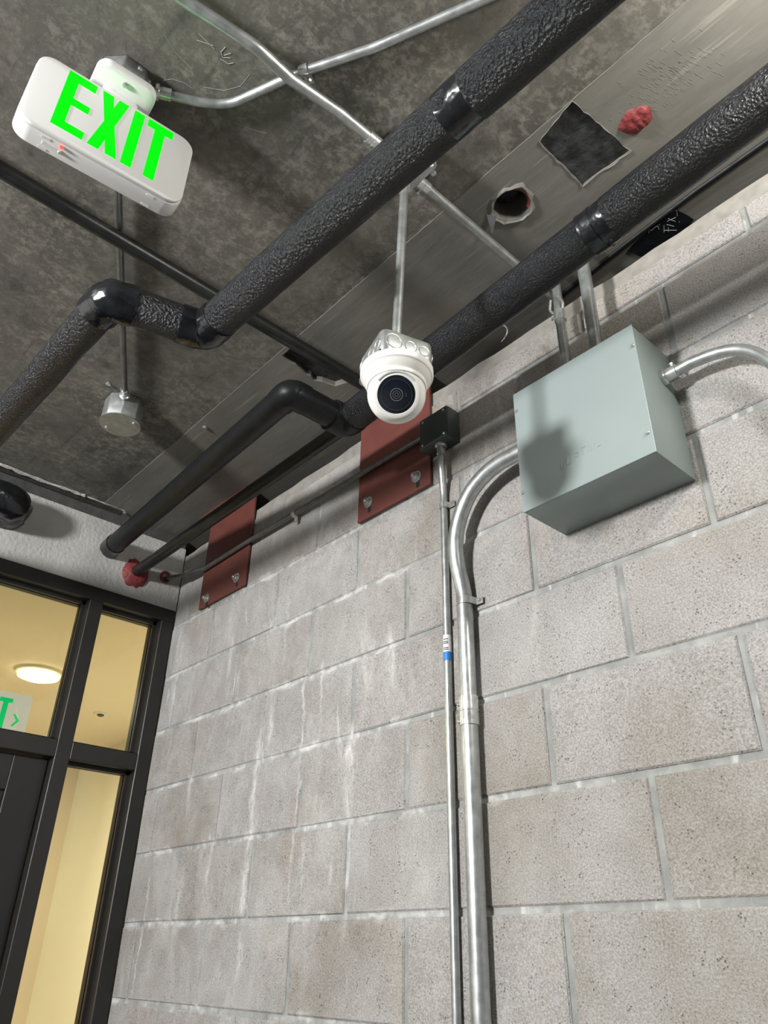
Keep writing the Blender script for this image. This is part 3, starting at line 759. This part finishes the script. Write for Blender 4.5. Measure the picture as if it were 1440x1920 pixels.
# ------------------------------------------------------------------ insulated pipes
def wob(seed, amp, fr=9):
    def f(i, a): return 1 + amp * noise.noise(Vector((math.cos(a) * 1.5, math.sin(a) * 1.5, i * .35 + seed)))
    return f
def sleeve(parent, a, b, r, seed, name='insulation_sleeve', mat='foam', amp=.02):
    return MB().sweep(dense([a, b], .03), r, 32, rf=wob(seed, amp)).build(name, mat, parent)
def tapeband(parent, c, d, r, L, seed, name='tape_band', amp=.02):
    d = Vector(d).normalized(); n_ = 10
    path = [Vector(c) + d * (L * (k / n_ - .5)) for k in range(n_ + 1)]
    rr = [r * (1 + .0 * k) for k in range(n_ + 1)]
    return MB().sweep(path, rr, 32, rf=wob(seed, amp)).build(name, 'tape', parent)
def crumple(parent, pts, r, seed, rad, name='taped_elbow', amp=.08, mat='tape'):
    path = dense(fillet(pts, rad, 10), .012); n_ = len(path)
    def rf(i, a): return 1 + amp * (noise.noise(Vector((math.cos(a) * 2.2, math.sin(a) * 2.2, i * .45 + seed))) + .5 * noise.noise(Vector((math.cos(a) * 5, math.sin(a) * 5, i * .9 + seed))))
    return MB().sweep(path, r, 32, rf=rf).build(name, mat, parent)

# pipe nearer the viewer
z1 = 1.04; r1 = .0395
A = onz(385, 622, z1); B = onz(205, 560, z1); C_ = onz(1000, 75, z1); Dl = onz(0, 795, z1)
dR = (C_ - A).normalized(); dJ = (B - A).normalized(); dL = (Dl - B).normalized()
p1 = thing('insulated_pipe', (A.x, A.y, A.z - r1), 'black foam-insulated pipe with a taped jog, nearer the exit sign', 'pipe')
ptape = onz(866, 178, z1); sT = (ptape - A).dot(dR)
sleeve(p1, A + dR * .02, A + dR * (sT - .012), r1, 1)
sleeve(p1, A + dR * (sT + .012), A + dR * 3.0, r1 * 1.03, 2)
tapeband(p1, A + dR * sT, dR, r1 * 1.012, .078, 3)
sleeve(p1, A + dJ * .02, B - dJ * .02, r1 * .97, 4)
sleeve(p1, B + dL * .02, B + dL * ((XE - .02 - B.x) / dL.x), r1 * .93, 5, amp=.05)
crumple(p1, [A + dR * .055, A, A + dJ * .055], r1 * 1.035, 6, .03, amp=.07)
crumple(p1, [B - dJ * .05, B, B + dL * .05], r1 * 1.03, 7, .03, amp=.09)
# rods that hang it from the slab
for s_ in (1.75, 2.7):
    q = A + dR * s_
    hg = MB().sweep([(q.x, q.y, q.z + r1), (q.x, q.y, H)], .0045, 10).build('hanger_rod', 'zinc', p1)

# pipe nearer the block wall
z2 = 1.15; r2 = .0425
A = onz(648, 792, z2); B = onz(545, 737, z2); C_ = onz(1300, 290, z2)
E_ = onx(206, 1029, XE)
dR = (C_ - A).normalized(); dJ = (B - A).normalized(); dL = (E_ - B).normalized()
p2 = thing('insulated_pipe', (A.x, A.y, A.z - r2), 'black foam-insulated pipe with a taped jog, passing behind the security camera', 'pipe')
ptape = onz(1140, 420, z2); sT = (ptape - A).dot(dR)
sleeve(p2, A + dR * .03, A + dR * (sT - .01), r2, 11)
sleeve(p2, A + dR * (sT + .014), A + dR * 3.0, r2 * 1.05, 12)
tapeband(p2, A + dR * sT, dR, r2 * 1.02, .07, 13, amp=.03)
crumple(p2, [A + dR * (sT - .04), A + dR * (sT - .012)], r2 * 1.07, 17, .01, 'tape_tail', amp=.12)
crumple(p2, [A + dR * .042, A, A + dJ * .05], r2 * 1.02, 16, .03, amp=.03, mat='tape_dull')
sleeve(p2, A + dJ * .02, B, r2 * .86, 14, mat='tape_dull', amp=.01)
crumple(p2, [B - dJ * .045, B, B + dL * .05], r2 * .9, 18, .03, amp=.05, mat='tape_dull')
LL = (E_ - B).length
sleeve(p2, B + dL * .03, B + dL * (LL - .05), r2 * .84, 15, mat='tape_dull', amp=.015)
crumple(p2, [B + dL * (LL - .07), B + dL * (LL + .01)], r2 * .9, 19, .02, 'tape_band', amp=.06)
for s_ in (1.9, 2.7):
    q = A + dR * s_
    MB().sweep([(q.x, q.y, q.z + r2), (q.x, q.y, H)], .0045, 10).build('hanger_rod', 'zinc', p2)
# twist of wire hanging below it
wv = [ony(938, 607, -.15), ony(948, 612, -.15), ony(952, 618, -.15), ony(948, 632, -.15), ony(940, 641, -.15)]
MB().sweep(smoothpath([Vector((p.x, p.y, p.z)) for p in wv]), .0018, 8).build('wire_twist', 'zinc', p2)

# bare black pipe alongside the wall with its red firestop
P3 = onx(254, 1073, XE); r3 = .022
p3 = thing('steel_pipe', (XE, P3.y, P3.z - r3), 'bare black steel pipe entering the stucco through a red firestop ring', 'pipe')
Q3 = onz(1216, 404, 1.208)
d3 = (Q3 - P3).normalized()
L3 = 1.50
MB().sweep([P3 - d3 * .03, P3 + d3 * L3], r3, 24).build('pipe_tube', 'steelblack', p3)
MB().lathe([(r3 + .0005, -.03), (r3 + .005, -.03), (r3 + .005, 0), (r3, .008), (.004, .010)], 24, frame(P3 + d3 * L3, d3, (0, 0, 1))).build('pipe_cap', 'steelblack', p3)
m = MB(); rnd = random.Random(5)
ang = [2 * PI * k / 28 for k in range(28)]
vv = []
for a in ang:
    ro = .052 + rnd.uniform(-.006, .006) + (.01 if math.sin(a) < -.3 else 0)
    vv += [Vector((XE + .016, P3.y + math.cos(a) * (r3 + .0005), P3.z + math.sin(a) * (r3 + .0005))), Vector((XE + .012, P3.y + math.cos(a) * (ro * .8), P3.z + math.sin(a) * ro * .8)), Vector((XE, P3.y + math.cos(a) * ro, P3.z + math.sin(a) * ro))]
m.add(vv, [q for i in range(28) for q in ((i * 3, ((i + 1) % 28) * 3, ((i + 1) % 28) * 3 + 1, i * 3 + 1), (i * 3 + 1, ((i + 1) % 28) * 3 + 1, ((i + 1) % 28) * 3 + 2, i * 3 + 2))])
m.build('firestop_ring', 'redseal', p3, smooth=60)
for x in ():
    MB().sweep([(x, P3.y, P3.z + r3), (x, P3.y, H)], .0045, 10).build('hanger_rod', 'zinc', p3)

# bare black pipe crossing the ceiling
a, b = onz(0, 312, 1.364), onz(700, 732, 1.364)
xk = (a.x + b.x) / 2
p4 = thing('steel_pipe', (xk, -.6, Z0 + 1.35), 'bare dark steel pipe crossing the ceiling below the exit sign', 'pipe')
MB().sweep([(a.x - .0, -2.6, Z0 + 1.364), (b.x, -.02, Z0 + 1.364)], .0185, 20).build('pipe_tube', 'steelblack', p4)
for y in (-2.0, -1.45):
    ring((xk, y, Z0 + 1.364), (0, 1, 0), .0186, .021, .02).build('pipe_clip', 'zinc', p4)
    MB().sweep([(xk, y, Z0 + 1.39), (xk, y, H)], .004, 8).build('clip_rod', 'zinc', p4)

# taped pipe end turning into the end wall at the far left
pe_ = onx(20, 945, XE + .10)
p5 = thing('insulated_pipe', (XE, pe_.y, pe_.z - .055), 'stub of black taped pipe turning into the stucco wall at the left edge', 'pipe')
q = Vector((XE + .10, onx(40, 947, XE + .1).y, onx(40, 947, XE + .1).z))
sleeve(p5, q + Vector((0, -1.2, 0)), q + Vector((0, -.09, 0)), .05, 31, mat='tape_dull')
crumple(p5, [q + Vector((0, -.13, 0)), q + Vector((0, -.012, 0)), Vector((XE - .01, q.y - .012, q.z))], .059, 32, .06, amp=.10)

# ------------------------------------------------------------------ conduits and boxes on the ceiling
jc = Vector((.566, -.552, H))
t = thing('ceiling_junction_box', (jc.x, jc.y, H), 'square galvanised junction box on the slab above the camera pendant', 'electrical box')
MB().box((jc.x - .052, jc.y - .052, H - .042), (jc.x + .052, jc.y + .052, H - .0005)).build('box_body', 'galv_dull', t, bev=.004)
MB().prism(rrect(.108, .108, .01), H - .046, H - .042, Matrix.Translation((jc.x, jc.y, 0))).build('cover_plate', 'galv_dull', t)
for sx, sy in ((1, 1), (-1, 1), (1, -1), (-1, -1)):
    MB().lathe([(.0045, 0), (.0045, -.002), (.003, -.004)], 12, Matrix.Translation((jc.x + sx * .044, jc.y + sy * .044, H - .046))).build('cover_screw', 'zinc', t)

zc = H - .0245
c = thing('steel_conduit', (.545, -1.0, H), 'galvanised conduit with offset bends crossing over a thinner conduit on the ceiling', 'conduit')
pts = [Vector((.515, -1.9, zc)), onz(345, 0, 1.376), onz(480, 88, 1.362), onz(545, 148, 1.366), onz(640, 214, 1.384), Vector((.558, -.598, zc))]
MB().sweep(fillet(pts, .10), .0117, 18).build('conduit_tube', 'galv', c)
coupling((.558, -.628, zc), (0, 1, 0), .0117, .03, c, screws=1, sd=(0.3, 0, -1))

c = thing('steel_conduit', (.55, -.3, H), 'straight galvanised conduit leaving the ceiling box towards the block wall', 'conduit')
MB().sweep([(.552, -.4965, zc), (.546, .02, zc)], .0117, 18).build('conduit_tube', 'galv', c)
coupling((.552, -.478, zc), (0, 1, 0), .0117, .03, c, screws=1, sd=(-1, 0, -.6))

c = thing('steel_conduit', (.6, -.8, H), 'thin galvanised conduit curving from the exit sign box across the ceiling', 'conduit')
pts = [onz(1000, -42, 1.399), onz(700, 90, 1.399), onz(560, 137, 1.399), onz(430, 197, 1.399), onz(372, 192, 1.395), onz(292, 172, 1.39)]
MB().sweep(fillet(pts, [.3, .3, .10, .12]), .0092, 16).build('conduit_tube', 'galv', c)
sp = onz(560, 136, 1.399); dd = (onz(700, 90, 1.399) - sp).normalized()
strap(sp + dd * .012, dd, (0, 0, -1), .0092, c, 1)
pdv = (onz(372, 192, 1.395) - onz(292, 172, 1.39)).normalized()
connector(onz(292, 172, 1.39), pdv, .0092, c)

c = thing('steel_conduit', (-.2, -.8, H), 'thin conduit along the ceiling leading to the round fixture box', 'conduit')
e0 = onz(221, 345, 1.392); e1 = onz(234, 742, 1.392)
dB = (e1 - e0).normalized()
MB().sweep([e0 - dB * .15, e1], .009, 14).build('conduit_tube', 'darkconduit', c)
connector(e1, -dB, .009, c, 'connector')
# round fixture box
fc_ = onz(225, 797, 1.325)
t = thing('ceiling_fixture_box', (fc_.x, fc_.y, H), 'octagonal galvanised ceiling box with a blank round cover', 'electrical box')
oc = [(math.cos(PI / 8 + k * PI / 4) * .060, math.sin(PI / 8 + k * PI / 4) * .060) for k in range(8)]
MB().prism(oc, Z0 + 1.328, H - .0005, Matrix.Translation((fc_.x, fc_.y, 0))).build('box_body', 'galv_dull', t, bev=.003)
MB().lathe([(.0615, Z0 + 1.328), (.0615, Z0 + 1.325)], 40, Matrix.Translation((fc_.x, fc_.y, 0))).build('cover_plate', 'galv_dull', t)
for a in (.6, .6 + PI):
    MB().lathe([(.0045, 0), (.0045, -.002), (.003, -.004)], 12, Matrix.Translation((fc_.x + .047 * math.cos(a), fc_.y + .047 * math.sin(a), Z0 + 1.325))).build('cover_screw', 'zinc', t)

# ------------------------------------------------------------------ red firestop dab, black taped patch with chalk lettering
pr = on(1192, 226, 2, H - .004)
m = MB(); n_ = 30; rg = 7; vv = [Vector((pr.x, pr.y, H - .012))]; rnd = random.Random(3)
ph = [rnd.uniform(0, 6) for _ in range(4)]
for i in range(1, rg + 1):
    for k in range(n_):
        a = 2 * PI * k / n_; r = .0315 * i / rg * (1 + .10 * math.sin(2 * a + ph[0]) + .06 * math.sin(5 * a + ph[1]) + .04 * math.sin(9 * a + ph[2]))
        x, y = r * math.cos(a), r * math.sin(a)
        h = .010 * (1 - (i / rg) ** 3) + .005 * noise.noise(Vector((x * 130, y * 60, 0))) * (1 if i < rg else 0)
        vv.append(Vector((pr.x + x, pr.y + y, H - .0025 - max(h, 0))))
m.add(vv, [(0, 1 + k, 1 + (k + 1) % n_) for k in range(n_)] + [(1 + (i - 1) * n_ + k, 1 + (i - 1) * n_ + (k + 1) % n_, 1 + i * n_ + (k + 1) % n_, 1 + i * n_ + k) for i in range(1, rg) for k in range(n_)])
m.build('red_firestop_dab', 'redseal', ceil, smooth=70)
zp = 1.405
pp = [onz(u, v, zp) for u, v in ((1176, 470), (1262, 388), (1300, 412), (1286, 430), (1205, 480))]
pad = MB().prism(jag([xy(p) for p in pp], .0015, .02, 6), H - .006, H - .003).build('black_taped_patch', 'tape', ceil, smooth=0)
def cr(x, y): return (1160 + x / 8, 360 + y / 8)
strokes(ceil, 'chalk_letter_m', [[cr(455, 620), cr(455, 545), cr(490, 580), cr(540, 530)], [cr(540, 530), cr(590, 505), cr(603, 560)], [cr(608, 486), cr(614, 492)]], H - .0061, .0006)
strokes(ceil, 'chalk_letter_f', [[cr(680, 500), cr(680, 605)], [cr(680, 575), cr(870, 572)], [cr(745, 530), cr(748, 595)]], H - .0061, .0006)
strokes(ceil, 'chalk_letter_x', [[cr(725, 440), cr(790, 410), cr(858, 380)], [cr(740, 395), cr(790, 420), cr(850, 440)], [cr(720, 487), cr(830, 515)]], H - .0061, .0006)
strokes(ceil, 'chalk_letter_t', [[cr(795, 305), cr(870, 265), cr(880, 360)], [cr(905, 450), cr(915, 448)]], H - .0061, .0006)

# ------------------------------------------------------------------ exit sign
yw = .0797
wv_ = Vector((math.sin(yw), math.cos(yw), 0)); nv = Vector((math.cos(yw), -math.sin(yw), 0)); uz = Vector((0, 0, 1))
sc = Vector((.3253, -1.0602, Z0 + 1.2345))
SM = Matrix.Translation(sc) @ Matrix((wv_, uz, nv)).transposed().to_4x4()     # local x along sign, y up, z out of the face
sign = thing('exit_sign', (sc.x, sc.y, sc.z - .095), 'white exit sign with glowing green EXIT letters under a ceiling canopy', 'exit sign')
MB().prism(rrect(.302, .192, .030, 8), -.044, -.008, SM).build('housing', 'white', sign, bev=.003)
MB().prism(rrect(.300, .190, .030, 8), -.0074, 0, SM).build('face_panel', 'white', sign, bev=.0025)
for ch in 'EXIT': MB().prism(LET[ch], -.001, .0008, SM).build('letter', 'green', sign, smooth=0)
for x in (-.095, .095):
    MB().box((x - .007, -.0968, -.016), (x + .007, -.0955, -.011), SM).build('latch_slot', 'white', sign, smooth=0)
    MB().box((x - .007, -.0968, -.040), (x + .007, -.0955, -.036), SM).build('latch_slot', 'white', sign, smooth=0)
MB().box((-.098, -.0972, -.030), (-.066, -.0958, -.022), SM).build('test_button_plate', 'white', sign, smooth=0)
MB().lathe([(.0032, 0), (.0032, .002), (.002, .0035)], 14, frame(SM @ Vector((-.068, -.096, -.014)), (0, 0, -1))).build('indicator_light', 'led', sign)
MB().lathe([(.0030, 0), (.0030, .002), (.002, .003)], 14, frame(SM @ Vector((-.068, -.097, -.026)), (0, 0, -1))).build('test_button', 'camgrey', sign)
# canopy is a shallow rounded tray against the ceiling box
cm = SM @ Matrix.Translation((-.004, .128, -.022)) @ Matrix.Rotation(PI / 2, 4, 'X')   # local z -> downwards
zz_ = (cm.to_3x3() @ Vector((0, 0, 1))).z
cpz = sc.z + .118
CM = frame((sc.x - .018, sc.y - .003, cpz), (0, 0, 1), wv_)
MB().prism(rrect(.116, .116, .024, 8), -.010, .012, CM).build('canopy', 'white', sign, bev=.004)
MB().prism(rrect(.07, .034, .01, 5), -.024, -.0095, CM).build('canopy_neck', 'white', sign, bev=.002)
pscr = onz(235, 159, cpz - Z0 - .0105)
MB().lathe([(.0058, .002), (.0058, -.0025), (.0035, -.004)], 16, Matrix.Translation(pscr)).build('canopy_screw', 'zinc', sign)
t = thing('exit_sign_box', (sc.x - .018, sc.y, H), 'octagonal galvanised box between the exit sign canopy and the ceiling', 'electrical box')
oc = [(math.cos(PI / 8 + k * PI / 4) * .055, math.sin(PI / 8 + k * PI / 4) * .055) for k in range(8)]
MB().prism(oc, cpz + .0125, H - .0005, Matrix.Translation((sc.x - .018, sc.y - .003, 0))).build('box_body', 'galv_dull', t, bev=.003)
for a in (.2, .75):
    MB().lathe([(.006, 0), (.006, .003), (.003, .005)], 12, frame((sc.x - .018 + .051 * math.cos(a), sc.y - .003 + .051 * math.sin(a), H - .012), (math.cos(a), math.sin(a), 0))).build('knockout_screw', 'zinc', t)

# ------------------------------------------------------------------ pendant and security camera
pb = ony(744, 617, -.572)
nC = onz(718, 617, pb.z - Z0 - .006); rC = onz(811, 650, pb.z - Z0 - .006)
e1_ = (rC - nC).normalized(); e2_ = Vector((-e1_.y, e1_.x, 0)); e2_ = e2_ if e2_.x < 0 else -e2_
cc_ = nC + (e1_ + e2_) * .0508
pa_, pt = ony(744, 617, cc_.y), ony(757, 372, cc_.y)
dP = (pt - pa_).normalized(); pbot = pa_ + dP * ((pb.z + .001 - pa_.z) / dP.z); ptop = pa_ + dP * ((H - .0465 - pa_.z) / dP.z)
pend = thing('pendant_conduit', tuple(pbot), 'slim galvanised pendant tube dropping to the security camera box', 'conduit')
MB().sweep([pbot, ptop], .0089, 16).build('conduit_tube', 'galv_dull', pend)
connector(ptop, -dP, .0089, pend)
connector(pbot, dP, .0089, pend)

zc_ = pb.z; nC = onz(718, 617, pb.z - Z0 - .006); rC = onz(811, 650, pb.z - Z0 - .006); lC = onz(683, 668, pb.z - Z0 - .006)
ex = (rC - nC).normalized(); ey = Vector((-ex.y, ex.x, 0))
bc = Vector((pb.x, pb.y, 0)) + ex * 0.0
ctr = (nC + ex * .0508 + ey * .0508); ctr.z = 0
if (ctr - nC).dot(lC - nC) < 0: ey = -ey; ctr = nC + ex * .0508 + ey * .0508; ctr.z = 0
BH = .054; zt_ = pb.z; zb_ = zt_ - BH
BM = Matrix.Translation((ctr.x, ctr.y, 0)) @ Matrix((ex, ex.cross(Vector((0, 0, 1))) * -1, Vector((0, 0, 1)))).transposed().to_4x4()
t = thing('camera_mounting_box', (ctr.x, ctr.y, zb_), 'galvanised square box with knockouts above the white camera base', 'electrical box')
MB().prism(rrect(.1025, .1025, .014, 6), zb_, zt_, BM).build('box_body', 'galv_dull', t, bev=.003)
MB().prism(rrect(.107, .107, .014, 6), zb_ - .0005, zb_ + .003, BM).build('box_flange', 'galv_dull', t)
Yl = (BM.to_3x3() @ Vector((0, 1, 0)))
for s_, (nx, ny) in (((0), (0, -1)), ((1), (-1, 0)), ((2), (0, 1)), ((3), (1, 0))):
    nn = BM.to_3x3() @ Vector((nx, ny, 0)); tt = BM.to_3x3() @ Vector((-ny, nx, 0))
    c0 = Vector((ctr.x, ctr.y, (zb_ + zt_) / 2 + .002)) + nn * .0515
    for off, rr in ((-.029, .0155), (.004, .0115), (.031, .0105)):
        pth = [c0 + tt * (off + rr * math.cos(a)) + Vector((0, 0, rr * math.sin(a))) for a in [2 * PI * k / 20 for k in range(21)]]
        MB().sweep(pth, .0009, 6).build('knockout_ring', 'zinc', t)
    for off in (-.018, .012, .042):
        MB().lathe([(.0022, 0), (.0022, .0006)], 8, frame(c0 + tt * off - Vector((0, 0, .022)) - nn * .0002, nn)).build('screw_hole', 'dark', t, smooth=0)
# turret camera
cb = Vector((ctr.x, ctr.y, zb_ - .001))
cb = cb + ex * .0
k_ = onz(744, 698, zb_ - Z0 - .002); cb.x, cb.y = k_.x, k_.y
camr = thing('security_camera', (cb.x, cb.y, cb.z), 'white turret security camera with a dark round lens window', 'camera')
CT = Matrix.Translation(cb)
RB = .0655
MB().lathe([(RB - .003, 0), (RB, -.003), (RB, -.012), (RB - .002, -.016), (RB - .003, -.0165), (RB - .005, -.019), (RB - .009, -.026), (.050, -.031), (.046, -.033)], 64, CT).build('base_ring', 'camwhite', camr)
# eyeball: aimed at the viewer
aim = (CAM + Vector((.0, .0, -.05)) - cb); aim.z *= 1.0
ec = cb + Vector((0, 0, -.052))
la_ = ony(737, 735, ec.y)
fwd = (CAM - ec).normalized()
# lens window centre sits left of the base centre, low: orient towards it
fwd = (fwd + Vector((.0, .0, .0))).normalized()
EM = frame(ec, fwd, R[0])
RE = .0515
prof = []
import math as _m
for k in range(0, 25):
    a = PI - PI * .70 * k / 24                        # back pole to the front opening
    prof.append((max(.0005, RE * math.sin(a)), RE * math.cos(a)))
fr = prof[-1]
prof += [(fr[0] - .003, fr[1] + .0015), (.0335, fr[1] + .002), (.0325, fr[1] - .0005)]
MB().lathe(prof, 64, EM).build('eyeball_shell', 'camwhite', camr)
zf = fr[1]
lw = MB().lathe([(.0325, zf - .002), (.0325, zf + .0005), (.029, zf + .0022), (.015, zf + .0036), (.001, zf + .004)], 48, EM).build('lens_window', 'lensglass', camr)
for r0, r1_, zq in ((.0262, .0272, .0030), (.0098, .0112, .0042), (.0060, .0068, .0043), (.0026, .0034, .0044)):
    MB().lathe([(r0, zf + zq - .0012), (r0, zf + zq), (r1_, zf + zq), (r1_, zf + zq - .0012)], 40, EM).build('lens_ring', 'lensmark' if r0 < .012 else 'lensring', lw)
for dx, dy in ((.0165, .002), (.0165, -.002)):
    MB().lathe([(.0007, zf + .0030), (.0007, zf + .0042)], 8, EM @ Matrix.Translation((dx, -dy, 0))).build('infrared_led', 'zinc', lw)
MB().box((-.024, -.0105, zf + .001), (.024, .0105, zf + .0024), EM).build('lens_plate', 'lensring', lw, smooth=0)
MB().sweep([EM @ Vector((.0392 * math.cos(a), .0392 * math.sin(a), zf + .0006)) for a in [math.radians(38 + k * 104 / 16) for k in range(17)]], .0026, 10).build('tilt_gap', 'camgrey', camr)
# neck skirt between the base and the eyeball, with the grey slot above the window
MB().lathe([(.0475, -.028), (.0535, -.033), (.0540, -.037), (.0525, -.040), (.0495, -.040), (.0495, -.034)], 64, CT).build('neck_skirt', 'camwhite', camr)

scene.render.film_transparent = False
